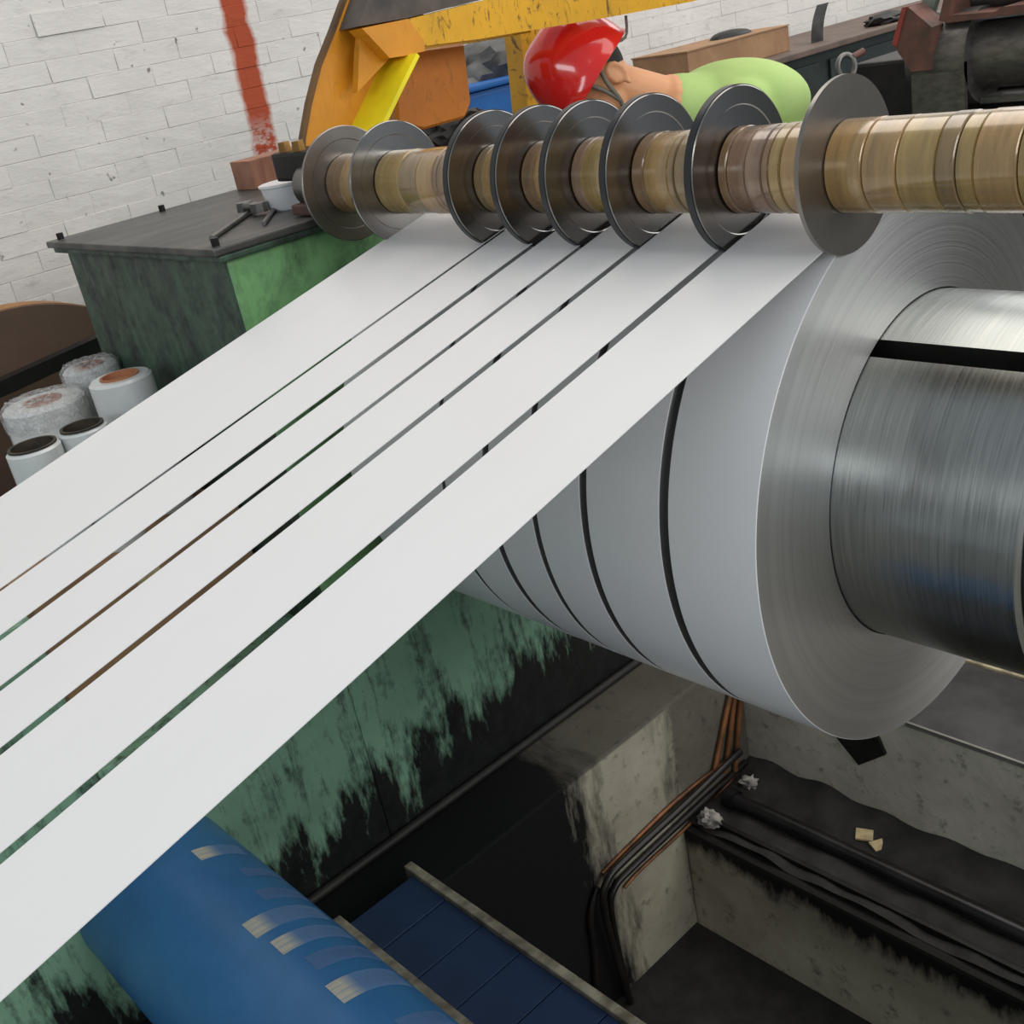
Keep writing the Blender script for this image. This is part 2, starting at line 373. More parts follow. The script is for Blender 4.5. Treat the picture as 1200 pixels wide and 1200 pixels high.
# ================================================================ structure
XG, XP, YB = -2.02, -1.80, 2.154          # green base face, pit edge, pit back wall
struct(box('floor', (-4.3, -3.0, -.12), (XG - .1, 9.5, 0), M_FLOOR_BLACK))
struct(box('floor_far', (XG - .1, YB + .14, -.12), (4.0, 9.5, -.05), M_FLOOR))
struct(box('floor_front', (XP, -3.0, -.12), (4.0, .28, 0), M_FLOOR))
struct(box('floor_side', (-.25, .28, -.12), (4.0, YB, 0), M_FLOOR))
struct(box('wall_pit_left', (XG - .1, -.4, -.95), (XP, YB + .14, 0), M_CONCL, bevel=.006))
struct(box('wall_pit_back', (XP, YB, -.95), (-.13, YB + .14, -.05), M_CONC))
struct(box('wall_pit_ledge', (XP, 1.82, -.95), (-.25, YB, -.43), [M_CONCLOW], bevel=.012))
struct(box('wall_pit_right', (-.25, .28, -.95), (-.13, YB, -.121), M_CONC))
struct(box('wall_pit_front', (XP, .16, -.95), (-.25, .28, -.121), M_CONC))
struct(box('floor_pit', (XP, .28, -.95), (-.25, 1.82, -.80), M_DIRT))
# dirt bank on the ledge
bm = bmesh.new(); nx, ny = 70, 8
g = [[None] * (ny + 1) for _ in range(nx + 1)]
for i in range(nx + 1):
    for j in range(ny + 1):
        x = XP + (1.55) * i / nx; y = 1.845 + (YB - 1.846) * j / ny
        h = .012 + .02 * mnoise.noise(Vector((x * 9, y * 9, 0))) + (.04 * (j / ny) ** 2 if j else 0)
        g[i][j] = bm.verts.new((x, y, -.43 + max(h, .002)))
for i in range(nx):
    for j in range(ny): bm.faces.new((g[i][j], g[i + 1][j], g[i + 1][j + 1], g[i][j + 1]))
o = link('ledge_dirt', mesh_of(bm), M_DIRT, None, (0, 0, 0), True); o['kind'] = 'stuff'; tag(o, 'black oily dirt heaped along the pit ledge behind the pipe', 'dirt')
# kerb rail along the foot of the green base
tag(tube('kerb_bar', [(XG + .014, .55, .012), (XG + .014, 2.2, .012)], .012, simple('kerb_steel', srgb(40, 38, 35), srgb(18, 18, 17), rough=.6, scale=8, coord='World'), None, 8), 'grimy steel bar lying along the foot of the green machine base', 'bar')

# brick wall
WX = -4.1
wall = struct(box('wall_left', (WX - .25, -3.0, -.1), (WX - .0025, 9.5, 4.6), M_MORTAR))
BL, BH, JT = .25, .0745, .0014
bms = []
for k in range(5):
    bm = bmesh.new(); bm_box(bm, (-.05, -BL / 2 + JT / 2, -BH / 2 + JT / 2), (0, BL / 2 - JT / 2, BH / 2 - JT / 2))
    for v in bm.verts:
        v.co.y += random.uniform(-.002, .002); v.co.z += random.uniform(-.0016, .0016)
        if v.co.x > -.01: v.co.x += random.uniform(-.0015, .0015)
    es = [e for e in bm.edges if all(v.co.x > -.02 for v in e.verts)]
    bmesh.ops.bevel(bm, geom=es, offset=.0012, segments=1, affect='EDGES')
    me = mesh_of(bm); me.materials.append(M_BRICK); bms.append(me)
rest = bmesh.new()
for r in range(-2, 62):
    z = BH * (r + .5)
    for c in range(-12, 38):
        y = BL * (c + .5 + (.5 if r % 2 else 0))
        if 1.02 < z < 2.20 and 1.1 < y < 4.6 and not (z > 2.0 and y > 3.4) and not (z < 1.45 and y > 2.9):
            b = bpy.data.objects.new('brick', random.choice(bms)); COL.objects.link(b); b.parent = wall
            b.location = Vector((WX + random.choice((-.001, 0, 0, 0, .001, .005 if c % 3 == 0 else .0)), y, z)) - wall.location
        elif z > .0 and z < 4.5:
            bm_box(rest, (WX - .05, y - BL / 2 + JT / 2, z - BH / 2 + JT / 2), (WX + random.uniform(-.001, .002), y + BL / 2 - JT / 2, z + BH / 2 - JT / 2))
o = link('brick_field', mesh_of(rest, False), M_BRICK, None, (0, 0, 0)); o.parent = wall; o.location = -Vector(wall.location); o['kind'] = 'stuff'

# ================================================================ green machine (gearbox on its base)
gb = empty('gearbox', (-2.43, 1.65, 0), 'oil-stained green gearbox housing with a dark lid beside the brick wall', 'machine')
GY0, GY1, GX0, GZ = 1.02, 2.25, -2.84, 1.47
bm = bmesh.new(); bm_box(bm, (GX0, GY0, .6), (XG, GY1, GZ), .012)
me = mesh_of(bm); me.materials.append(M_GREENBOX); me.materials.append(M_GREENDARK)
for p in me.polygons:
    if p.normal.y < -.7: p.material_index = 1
link('housing', me, [M_GREENBOX, M_GREENDARK], gb, (0, 0, 0))
box('base', (GX0 + .05, GY0, 0), (XG, GY1, .6), M_GREENBASE, gb, .006)
box('base_front', (-2.25, .44, 0), (XG, GY0, .6), M_GREENBASE, gb, .006)
box('base_step', (-2.25, -.6, 0), (XG, .44, .96), M_GREENBASE, gb, .01)
box('lid_flange', (GX0 - .02, GY0 - .02, GZ), (XG + .018, GY1 + .02, GZ + .014), M_GREENDARK, gb, .004)
box('lid', (GX0 - .03, GY0 - .03, GZ + .014), (XG + .02, GY1 + .02, GZ + .03), M_LID, gb, .004)
for bx, by in ((GX0 + .0, GY0 + .0), (GX0 + .0, 1.30), (XG - .02, GY0), (GX0, 1.6), (XG - .03, 1.6)):
    bm = bmesh.new(); bmesh.ops.create_cone(bm, cap_ends=True, segments=6, radius1=.009, radius2=.009, depth=.016)
    link('bolt', mesh_of(bm), M_BLACKMET, gb, (bx, by, GZ + .037))
LIDZ = GZ + .03

# ================================================================ separator shaft with discs and spacers
SY, SZ, SR = 1.3013, 1.5526, .0585
sh = empty('separator_shaft', (-1.3, SY, SZ), 'long separator shaft of tan spacer rings carrying eight steel discs above the coil', 'shaft')
lathe_x('core', [(-2.10, 0), (-2.10, .045), (-.18, .045), (-.18, 0)], M_TOOL, sh, (0, SY, SZ), 48)
discs = [(-1.951, 0), (-1.785, 1), (-1.4975, 2), (-1.3775, 2), (-1.264, 2), (-1.138, 2), (-.981, 2), (-.8150, 3)]
DR = .1125
for x, kind in discs:
    d = sh
    th = .014 if kind == 2 else .006
    prof = [(-th, .03), (-th, DR - .003), (-th + .001, DR), (-.0012, DR), (0, DR - .0015), (0, .088), (-.0012, .0865), (-.0012, .03), (-th, .03)]
    if kind == 2:
        dk = lathe_x('separator_disc', prof, M_DISC, sh, (x, SY, SZ), 128)
        r = lathe_x('rim_band', [(-th + .0008, DR - .001), (-th + .0008, DR + .0012), (-.0022, DR + .0012), (-.0022, DR - .001), (-th + .0008, DR - .001)], M_RIM, None, (0, 0, 0), 128)
        r.parent = dk; r.location = (0, 0, 0)
    elif kind == 3:
        lathe_x('separator_disc', [(-th, .03), (-th, DR), (0, DR), (0, .03), (-th, .03)], M_DISC2, sh, (x, SY, SZ), 128)
    else:
        lathe_x('separator_disc', prof, M_DISC if kind == 1 else M_DISC2, sh, (x, SY, SZ), 128)
stops = [d[0] for d in discs] + [-.30]
def rings(x0, x1, seq=None):
    x = x0; i = 0
    while x < x1 - 1e-4:
        wd = seq[i][0] if seq and i < len(seq) else random.choice((.018, .03, .042, .05, .055))
        mi = seq[i][1] if seq and i < len(seq) else random.choice((0, 0, 1, 2, 4))
        if x + wd > x1 - .01: wd = x1 - x
        rr = SR + random.uniform(-.0006, .0008)
        lathe_x('spacer_ring', [(x, .04), (x, rr - .0022), (x + .0016, rr), (x + wd - .0022, rr), (x + wd - .0006, rr - .0022), (x + wd - .0006, .04), (x, .04)], RINGM[mi], sh, (0, SY, SZ), 72)
        x += wd; i += 1
seqs = {0: [(.05, 2), (.03, 0)], 1: [(.072, 1), (.055, 4), (.048, 0), (.012, 2), (.05, 2)], 2: [(.02, 4), (.045, 0)], 3: [(.03, 2), (.06, 0)], 4: [(.02, 3), (.08, 1)],
        5: [(.022, 2), (.045, 0), (.012, 4), (.05, 4)], 6: [(.014, 2), (.03, 3), (.026, 3), (.012, 2), (.018, 1), (.026, 0), (.02, 4)], 7: [(.052, 0), (.046, 0), (.05, 1), (.024, 4), (.022, 1), (.05, 0), (.05, 1)]}
for i in range(8):
    th = .014 if i + 1 < 8 and discs[i + 1][1] == 2 else .006
    rings(stops[i] + .0004, stops[i + 1] - (th if i + 1 < 8 else 0), seqs.get(i))
# ================================================================ slit coils
CY, CZ, CRAD, CRI = 1.492, 1.0486, .4518, .2775
TAN, ZOFF = .2284, 1.4686
XS = [-1.7925, -1.4916, -1.3700, -1.2594, -1.1427, -.9824, -.8226]
GAP = [0, .010, .0155, .0125, .0145, .0165, 0]
labels = ['wide white steel strip and coil beside the green gearbox', 'narrow white steel strip and coil next to the wide strip by the gearbox',
          'narrowest white steel strip and coil, third counted from the gearbox', 'narrow white steel strip and coil, fourth counted from the gearbox',
          'medium white steel strip and coil, second from the coil\'s bare steel side', 'white steel strip and coil with the bare steel side face showing']
ang = math.atan(TAN); ca, sa = math.cos(ang), math.sin(ang)
for i in range(6):
    x0, x1 = XS[i] + GAP[i] / 2, XS[i + 1] - GAP[i + 1] / 2
    xm = (x0 + x1) / 2; hw = (x1 - x0) / 2
    c = empty('slit_coil', (xm, CY, CZ), labels[i], 'steel coil', 'slit coils side by side on the mandrel')
    prof = [(-hw, CRI), (-hw, CRAD - .001), (-hw + .001, CRAD), (hw - .001, CRAD), (hw, CRAD - .001), (hw, CRI), (-hw, CRI)]
    lathe_x('wound_coil', prof, [M_EDGE, M_WHITE], c, (xm, CY, CZ), 220, [0, 1, 1, 1, 0, 0])
    # strip running in from the line, tangent to the coil
    bm = bmesh.new(); ty = CY - CRAD * sa; tz = CZ + CRAD * ca; Lb = 2.75; th = .0012
    pts = []
    for k in range(15): pts.append((ty - (Lb * ca) * (1 - k / 14), tz - (Lb * sa) * (1 - k / 14), sa, ca))
    for k in range(1, 9):                                     # last wrap over the crown of the coil
        a = ang - k * .045; pts.append((CY - CRAD * math.sin(a), CZ + CRAD * math.cos(a), math.sin(a), math.cos(a)))
    rows = []
    for (y, z, s1, c1) in pts:
        up = Vector((0, -s1, c1)); p = Vector((0, y - CY, z - CZ))
        rows.append([bm.verts.new(p + up * .0004 + Vector((-hw, 0, 0))), bm.verts.new(p + up * .0004 + Vector((hw, 0, 0))),
                     bm.verts.new(p + up * (.0004 + th) + Vector((hw, 0, 0))), bm.verts.new(p + up * (.0004 + th) + Vector((-hw, 0, 0)))])
    for A, B in zip(rows, rows[1:]):
        for k in range(4): bm.faces.new((A[k], A[(k + 1) % 4], B[(k + 1) % 4], B[k]))
    bm.faces.new(rows[0]); bm.faces.new(rows[-1])
    auto_smooth(link('strip_band', mesh_of(bm), M_WHITE, c, (xm, CY, CZ)), 30)
# mandrel with expanding segments
md = empty('mandrel', (-1.2, CY, CZ), 'brushed steel expanding mandrel sticking out of the coil', 'mandrel')
lathe_x('spindle', [(-2.02, 0), (-2.02, .225), (-.60, .225), (-.60, 0)], M_BLACKGAP, md, (0, CY, CZ), 64)
MR = .2755; gapc = math.radians(119.6)                     # angle measured from +Y towards +Z
for k in range(3):
    a0 = gapc + math.radians(3.4) + k * PI / 1.5; a1 = gapc + (k + 1) * PI / 1.5 - math.radians(3.4)
    lathe_x('segment', [(-1.9, .226), (-1.9, MR), (-.558, MR), (-.552, MR - .006), (-.552, .226), (-1.9, .226)], M_MANDREL, md, (0, CY, CZ), 48, None, (a0, a1))
lathe_x('end_cap', [(-.60, 0), (-.60, .222), (-.551, .222), (-.551, .266), (-.545, .262), (-.545, 0)], M_BLACKMET, md, (0, CY, CZ), 64)

# ================================================================ yellow separator arm
arm = empty('swing_frame', (-2.1, 1.9, LIDZ), 'yellow swing arm holding the separator shaft over the gearbox', 'arm')
AX = -2.1
outer = [(382, 178), (383, 160), (390, 120), (402, 73), (418, 33), (430, 0), (442, -30), (462, -60)]
inner = [(418, 172), (435, 150), (460, 98), (477, 64), (510, 50), (540, 30)]
O3 = [at_x(x, y, AX) for x, y in outer]; I3 = [at_x(x, y, AX) for x, y in inner]
prism('web_plate', [p + Vector((-.085, 0, 0)) for p in O3] + [p + Vector((-.085, 0, 0)) for p in I3[::-1]], (-.012, 0, 0), M_YORANGE, arm)
def ribbon(name, pts, x0, x1, th, mat, side):
    bm = bmesh.new(); rows = []
    for i, p in enumerate(pts):
        t_ = (pts[min(i + 1, len(pts) - 1)] - pts[max(i - 1, 0)]).normalized(); nrm = Vector((0, -t_.z, t_.y)) * side
        rows.append([bm.verts.new((x0, p.y, p.z)), bm.verts.new((x1, p.y, p.z)), bm.verts.new((x1, p.y + nrm.y * th, p.z + nrm.z * th)), bm.verts.new((x0, p.y + nrm.y * th, p.z + nrm.z * th))])
    for A, B in zip(rows, rows[1:]):
        for k in range(4): bm.faces.new((A[k], A[(k + 1) % 4], B[(k + 1) % 4], B[k]))
    bm.faces.new(rows[0]); bm.faces.new(rows[-1]); c = Vector(pts[0])
    bmesh.ops.translate(bm, verts=bm.verts[:], vec=-c)
    return auto_smooth(link(name, mesh_of(bm), mat, arm, c), 40)
ribbon('outer_flange', O3, AX - .097, AX - .082, .010, simple('dark_flange_edge', srgb(110, 78, 40), srgb(70, 52, 34), rough=.6), 1)
ribbon('inner_flange', I3[:4], AX - .085, AX + .035, .010, M_YLIT, -1)
prism('gusset', [at_x(424, 32, AX - .03), at_x(457, 68, AX - .03), at_x(419, 108, AX - .03), at_x(421, 60, AX - .03)], (-.02, 0, 0), M_YORANGE, arm)
prism('knee_plate', [at_x(x, y, AX + .005) for x, y in ((424, 33), (478, 22), (497, 47), (498, 60), (477, 65), (457, 68))], (-.05, 0, 0), M_YORANGE, arm)
prism('beam', [at_x(x, y, AX) for x, y in ((476, 23), (560, 2), (700, -30), (980, -85), (980, -40), (810, 2), (720, 19), (560, 46), (497, 54))], (-.05, 0, 0), M_YBEAM, arm)
prism('cover_plate', [at_x(x, y, AX - .01) for x, y in ((420, 31), (478, 21), (575, -3), (700, -32), (700, -70), (462, -60), (440, -26))], (-.08, 0, 0), M_ARMTOP, arm)
bx = [at_x(x, y, AX - .13) for x, y in ((463, 70), (481, 62), (545, 50), (553, 120), (546, 138), (497, 152), (466, 145))]
prism('bracket_block', bx, (-.14, 0, 0), M_YBROWN, arm, .006)
prism('rear_post', [at_x(x, y, -2.55) for x, y in ((608, 20), (645, 10), (655, 150), (622, 160))], (-.07, 0, 0), M_YBEAM, arm)
prism('rear_strut', [at_x(x, y, -2.18) for x, y in ((600, 30), (622, 25), (622, 38), (602, 42))], (-.40, 0, 0), M_YBEAM, arm)
# bearing block at the end of the shaft, part of the arm
lathe_x('bearing_hub', [(-2.035, .03), (-2.035, .056), (-1.985, .062), (-1.965, .058), (-1.965, .03), (-2.035, .03)], M_BLACKMET, arm, (0, SY, SZ), 40)
box('bearing_cap', (-2.20, SY - .02, SZ + .012), (-2.04, SY + .06, SZ + .072), M_DKMACH, arm, .008)
box('clamp_plate', (-2.10, SY - .06, SZ - .05), (-2.02, SY + .02, SZ - .028), M_RUST, arm, .004)
box('clamp_plate', (-2.14, SY - .01, SZ - .028), (-2.06, SY + .06, SZ + .012), M_BLACKMET, arm, .003)
for dx in (-.165, -.11):
    bm = bmesh.new(); bmesh.ops.create_cone(bm, cap_ends=True, segments=6, radius1=.016, radius2=.014, depth=.024)
    link('brass_nut', mesh_of(bm), simple('brass_nut', srgb(150, 112, 58), srgb(112, 82, 44), rough=.35, metal=.8), arm, (-2.0 + dx, SY + .0, SZ + .08))
tube('clamp_bolt', [(-2.035, SY - .045, SZ - .03), (-2.035, SY - .045, LIDZ + .003)], .010, M_BLACKMET, arm, 10)

# ================================================================ things on the gearbox lid
p = at_z(342, 242, LIDZ)
tub = empty('plastic_tub', (p.x, p.y, LIDZ), 'small white plastic tub with a red mark on the gearbox lid', 'tub')
lathe_z('bowl', [(0, 0), (.048, 0), (.052, .006), (.058, .05), (.062, .052), (.062, .056), (.055, .056), (.05, .01), (0, .008)], M_PAPER, tub, (p.x, p.y, LIDZ))
lathe_z('cover', [(0, .0575), (.058, .0575), (.058, .0565), (0, .0565)], M_PAPER, tub, (p.x, p.y, LIDZ))
bm = bmesh.new(); bmesh.ops.create_cone(bm, cap_ends=True, segments=16, radius1=.018, radius2=.018, depth=.001)
link('red_mark', mesh_of(bm), M_REDPRINT, tub, (p.x + .015, p.y + .018, LIDZ + .0585))
def rod(pts, r, label, name, cat, mat=M_TOOL):
    return tag(tube(name, [at_z(x, y, LIDZ + r) for x, y in pts], r, mat, None, 8), label, cat)
rod([(248, 279), (296, 246)], .006, 'thin steel rod lying across the gearbox lid with the spanner on its end', 'steel_rod', 'rod')
rod([(309, 262), (325, 240), (334, 228)], .005, 'thin bent steel wire on the gearbox lid next to the white tub', 'steel_wire', 'wire')
p = at_z(296, 243, LIDZ)
sp = empty('spanner', (p.x, p.y, LIDZ), 'small steel spanner lying on the dark gearbox lid', 'spanner')
tube('handle', [at_z(287, 243, LIDZ + .018), at_z(303, 241, LIDZ + .018)], .010, M_TOOL, sp, 8)
for q in ((287, 242), (303, 243)):
    c_ = at_z(*q, LIDZ + .017); bm = bmesh.new(); bmesh.ops.create_cone(bm, cap_ends=True, segments=8, radius1=.021, radius2=.019, depth=.02); link('jaw', mesh_of(bm), M_TOOL, sp, c_)
a = at_z(279, 223, LIDZ)
o = box('wood_block', (a.x - .0, a.y, LIDZ), (a.x + .10, a.y + .20, LIDZ + .075), M_WOODRED, None, .003)
o.location.x = GX0 + .05; tag(o, 'reddish wood block on the gearbox lid below the red wall stripe', 'wood block')
# rags, tarp and crate behind the arm
p = at_z(528, 166, LIDZ); tag(lump('rag_heap', (p.x, p.y, LIDZ + .022), (.10, .12, .062), M_RAG, None, .5, 5, 3, 4, -.022), 'heap of dark oily rags on the gearbox lid behind the discs', 'rags')
p = at_z(578, 146, LIDZ); tag(lump('rag_bundle', (p.x, min(p.y, GY1 - .06), LIDZ + .025), (.05, .055, .045), simple('brown_rag', srgb(124, 110, 98), srgb(70, 62, 56), rough=.85, scale=18), None, .35, 5, 9, 4, -.025), 'brown crumpled rag on the gearbox lid near the red hard hat', 'rag')
cr = empty('blue_crate', (-3.45, 3.05, 0), 'blue plastic crate standing under the grey tarp by the wall', 'crate')
box('body', (-3.66, 2.79, 0), (-3.30, 3.38, 1.56), M_BLUECR, cr, .02)
box('rim', (-3.68, 2.77, 1.56), (-3.28, 3.40, 1.585), M_BLUECR, cr, .008)
tag(lump('grey_tarp', (-3.48, 3.12, 1.585), (.17, .30, .15), M_GREY, None, .3, 5, 4, 4, 0), 'grey crumpled tarp lying on the blue crate by the wall', 'tarp')

# ================================================================ film rolls on cartons, reel by the wall
def carton(lo, hi, label):
    e = empty('carton', ((lo[0] + hi[0]) / 2, (lo[1] + hi[1]) / 2, 0), label, 'carton')
    box('body', lo, hi, M_CARD, e, .004); ym = (lo[1] + hi[1]) / 2
    box('packing_tape', (lo[0] - .001, ym - .03, hi[2] - .12), (hi[0] + .001, ym + .03, hi[2] + .001), M_CARDP, e)
carton((-2.96, .50, 0), (-2.27, 1.005, .90), 'big brown carton under the film rolls beside the green gearbox')
def film_roll(px_, py_, D, r, rc, h, z0, wrapped, dark, label):
    p = at_d(px_, py_, D); e = empty('film_roll', (p.x, p.y, z0), label, 'film roll', 'rolls of stretch film on the cartons')
    z1 = p.z; L = (p.x, p.y, z0); hh = z1 - z0
    lathe_z('film', [(rc, 0), (r, 0), (r + .002, .004), (r + .001, hh - .006), (r - .006, hh), (rc, hh), (rc, 0)], M_FILM, e, L)
    lathe_z('core', [(rc - .006, .001), (rc, .001), (rc, hh + .004), (rc - .006, hh + .004), (rc - .006, .001)], M_COREDARK if dark else M_CORE, e, L)
    lathe_z('core_inside', [(0, .0), (rc - .006, .0), (rc - .006, hh - (.03 if dark else .008)), (0, hh - (.05 if dark else .008))], M_COREDARK if dark else M_CORE, e, L)
    if wrapped:
        bm = bmesh.new(); seg = 40
        ringsv = []
        for j, (rr, zz) in enumerate(((r + .006, hh - .05), (r + .008, hh - .005), (r * .9, hh + .012), (r * .45, hh + .006), (.004, hh + .004))):
            ringsv.append([bm.verts.new((rr * math.cos(a * 2 * PI / seg) + .006 * mnoise.noise(Vector((a, j, 1))), rr * math.sin(a * 2 * PI / seg), zz + .007 * mnoise.noise(Vector((a * .9, j * 3, 4))))) for a in range(seg)])
        for A, B in zip(ringsv, ringsv[1:]):
            for k in range(seg): bm.faces.new((A[k], A[(k + 1) % seg], B[(k + 1) % seg], B[k]))
        bm.faces.new(ringsv[-1])
        wr = NT('clear_wrap_sheet') if not bpy.data.materials.get('clear_wrap_sheet') else None
        if wr:
            n = wr.noise(wr.coord('Object'), 45, 4, .7, 1.); wr.set(color=srgb(238, 238, 238), rough=.1, spec=.9, alpha=wr.ramp(n, .35, .65, .12, .62)).bump(n, 1., .02)
        o = link('wrap_sheet', mesh_of(bm), bpy.data.materials['clear_wrap_sheet'], e, L, True)
film_roll(50, 470, 2.62, .095, .045, .2, .90, True, False, 'fat film roll crumpled over with clear wrap, standing farthest from the gearbox')
film_roll(104, 428, 2.755, .066, .036, .2, .90, True, False, 'wrapped film roll standing behind the brown-cored roll')
film_roll(140, 441, 2.50, .070, .044, .2, .90, False, False, 'white film roll with a filled brown core beside the gearbox')
film_roll(38, 523, 2.30, .055, .050, .2, .90, False, True, 'thin nearly used film roll with a dark hollow core beside the fat wrapped roll')
film_roll(96, 500, 2.35, .050, .046, .2, .90, False, True, 'thin film roll with an open dark core in front of the brown-cored roll')
# brown reel leaning by the wall
rl = empty('wooden_reel', (-3.62, .95, 0), 'big brown round reel with an orange rim standing by the wall', 'reel')
RC = Vector((-3.62, 1.03, .64)); RRAD = .62
lathe_x('flange', [(.0, .05), (.0, RRAD - .004), (-.004, RRAD - .002), (-.004, .05), (0, .05)], M_BROWNDISC, rl, RC, 96)
lathe_x('rim', [(-.005, .3), (-.005, RRAD), (-.12, RRAD), (-.12, .3), (-.005, .3)], M_ORANGERIM, rl, RC, 96)
lathe_x('hub', [(.0, 0), (.03, .0), (.03, .07), (-.2, .07), (-.2, 0)], M_BROWNDISC, rl, RC, 32)
tag(prism('black_bar', [at_x(-60, 473, -3.44), at_x(20, 438, -3.44), at_x(135, 386, -3.44), at_x(135, 404, -3.44), at_x(20, 458, -3.44), at_x(-60, 492, -3.44)], (-.05, 0, 0), M_BLACKMET), 'black flat bar slanting across the front of the brown reel', 'bar')

# ================================================================ blue roller, platform and pit fittings
ra = math.radians(-73.15); RD = 1.60; rr_ = RD * math.sin(math.radians(6.1))
RY, RZ = RD * math.cos(ra), CAMZ + RD * math.sin(ra)
br = empty('blue_roller', (-1.2, RY, RZ), 'blue painted roller with rubbed pale bands below the strips', 'roller')
lathe_x('barrel', [(-2.02, 0), (-2.02, rr_), (-.92, rr_), (-.92, 0)], M_BLUE, br, (0, RY, RZ), 120)
def band(px_, py_, wid, a_len, mat):
    d = ray(px_, py_); a = d.y ** 2 + d.z ** 2; b = -(d.y * RY + d.z * (RZ - CAMZ)); c = RY ** 2 + (RZ - CAMZ) ** 2 - rr_ ** 2
    t_ = (-b - math.sqrt(b * b - a * c)) / a; P = EYE + d * t_
    th0 = math.atan2(P.z - RZ, P.y - RY); R_ = rr_ + .0006
    bm = bmesh.new(); N = 14; rows = []
    cen = Vector((P.x, P.y, P.z))
    for k in range(N + 1):
        th = th0 - a_len * k / N
        jag = .004 * random.uniform(-1, 1) if k == 0 else 0
        rows.append([bm.verts.new(Vector((P.x + s * wid / 2, RY + R_ * math.cos(th + jag), RZ + R_ * math.sin(th + jag))) - cen) for s in (-1, -.33, .33, 1)])
    for A, B in zip(rows, rows[1:]):
        for k in range(3): bm.faces.new((A[k], A[k + 1], B[k + 1], B[k]))
    bmesh.ops.solidify(bm, geom=bm.faces[:], thickness=.0004)
    link('rubbed_band', mesh_of(bm), mat, br, cen, True)
for px_, py_, wd, al, m in ((230, 1003, .045, .62, M_RUB), (284, 1023, .034, .55, M_RUB2), (304, 1050, .042, .62, M_RUB2), (292, 1092, .052, .95, M_RUB), (324, 1112, .045, .9, M_RUB), (365, 1130, .044, .85, M_RUB2), (392, 1166, .055, .85, M_RUB), (470, 1204, .04, .6, M_RUB2)):
    band(px_, py_, wd, al, m)
# platform of dark blue boards between two rails, bridging the pit
pf = empty('pit_platform', (-1.2, .86, 0), 'dark blue boarded platform between pale rails next to the blue roller', 'platform')
PZ = .048
q0, q1 = at_z(480, 1015, PZ), at_z(740, 1200, PZ); n0 = at_z(395, 1080, PZ)
PY1, PY0 = q0.y - .004, n0.y
x = XP - .03; nb = 0
while x < -.30:
    wd = .124
    box('board', (x + .0015, PY0 + .012, PZ - .03), (min(x + wd, -.28) - .0015, PY1 - .012, PZ + random.uniform(-.001, .001)), M_DBLUE, pf, .002); x += wd
for nm, y in (('rail', PY1), ('rail', PY0)):
    r_ = box('rail', (XP - .06, y - .011, PZ - .048), (-.24, y + .011, PZ + .012), M_RAIL, pf, .003)
for y in (PY0 + .03, PY1 - .03): box('bearer', (XP - .06, y - .02, .0), (-.24, y + .02, PZ - .03), M_BLACKMET, pf)
# pipe on the ledge
pp = at_z(1000, 1004, -.40)
lp = empty('ledge_pipe', (-1.2, pp.y, -.4), 'long black steel pipe lying along the pit ledge', 'pipe')
lathe_x('pipe_body', [(XP + .07, .016), (XP + .07, .024), (-.27, .024), (-.27, .016), (XP + .07, .016)], simple('black_pipe', srgb(46, 44, 46), srgb(30, 29, 30), rough=.3, metal=.5, scale=9), lp, (0, pp.y, -.394), 24)
lathe_x('collar', [(XP + .05, .018), (XP + .05, .031), (XP + .085, .031), (XP + .085, .018), (XP + .05, .018)], M_BLACKMET, lp, (0, pp.y, -.394), 24)
tag(box('angle_bar', (XP + .05, pp.y - .10, -.43), (-.27, pp.y - .085, -.405), M_BLACKMET, None, .002), 'thin black flat bar on the pit ledge in front of the pipe', 'bar')
# hoses along the left pit wall, then down
XW = XP + .018
def wall_path(pts, X): return [at_x(x, y, X) for x, y in pts]
def smooth_path(pts, n=6):
    pts = [Vector(p) for p in pts]; out = []
    for i in range(len(pts) - 1):
        p0, p1, p2, p3 = pts[max(i - 1, 0)], pts[i], pts[i + 1], pts[min(i + 2, len(pts) - 1)]
        for k in range(n):
            s = k / n; out.append(.5 * ((2 * p1) + (p2 - p0) * s + (2 * p0 - 5 * p1 + 4 * p2 - p3) * s * s + (3 * p1 - p0 - 3 * p2 + p3) * s ** 3))
    out.append(pts[-1]); return out
def hose(name, pts, r, X, mat, label, cat='hose', group=None):
    return tag(tube(name, smooth_path(wall_path(pts, X)), r, mat, None, 10), label, cat, group)
hose('hose', [(868, 880), (800, 945), (730, 1010), (712, 1032), (707, 1060), (722, 1120), (752, 1215)], .0105, XP + .036, M_HOSE, 'upper black hose bending down the pale pit wall')
hose('hose', [(874, 893), (806, 956), (738, 1020), (721, 1040), (716, 1064), (726, 1120), (735, 1160), (732, 1215)], .0095, XP + .012, M_HOSE, 'lower black hose bending down the pit wall behind the other hose')
hose('hose', [(700, 1040), (692, 1075), (697, 1120), (700, 1200)], .009, XP + .012, M_HOSE, 'short black hose hanging straight down the pit wall by the bend')
hose('conduit', [(862, 884), (795, 936), (735, 994), (706, 1024)], .006, XP + .008, M_COPPER, 'thin rusty conduit above the black hoses on the pit wall', 'conduit')
hose('conduit', [(868, 902), (812, 962), (752, 1018), (732, 1040)], .005, XP + .008, M_COPPER, 'thin rusty conduit below the black hoses on the pit wall', 'conduit')
for k, (a, b) in enumerate((((856, 812), (837, 905)), ((861, 815), (850, 905)), ((868, 818), (861, 908)))):
    tag(tube('corner_pipe', [at_x(*a, XP + .012), at_x(*b, XP + .012)], .0085, M_COPPER, None, 10), ['leaning brown pipe in the pit corner, nearest the stained wall', 'middle brown pipe in the pit corner', 'upright brown pipe in the pit corner, nearest the bare concrete'][k], 'pipe', 'brown pipes in the pit corner')
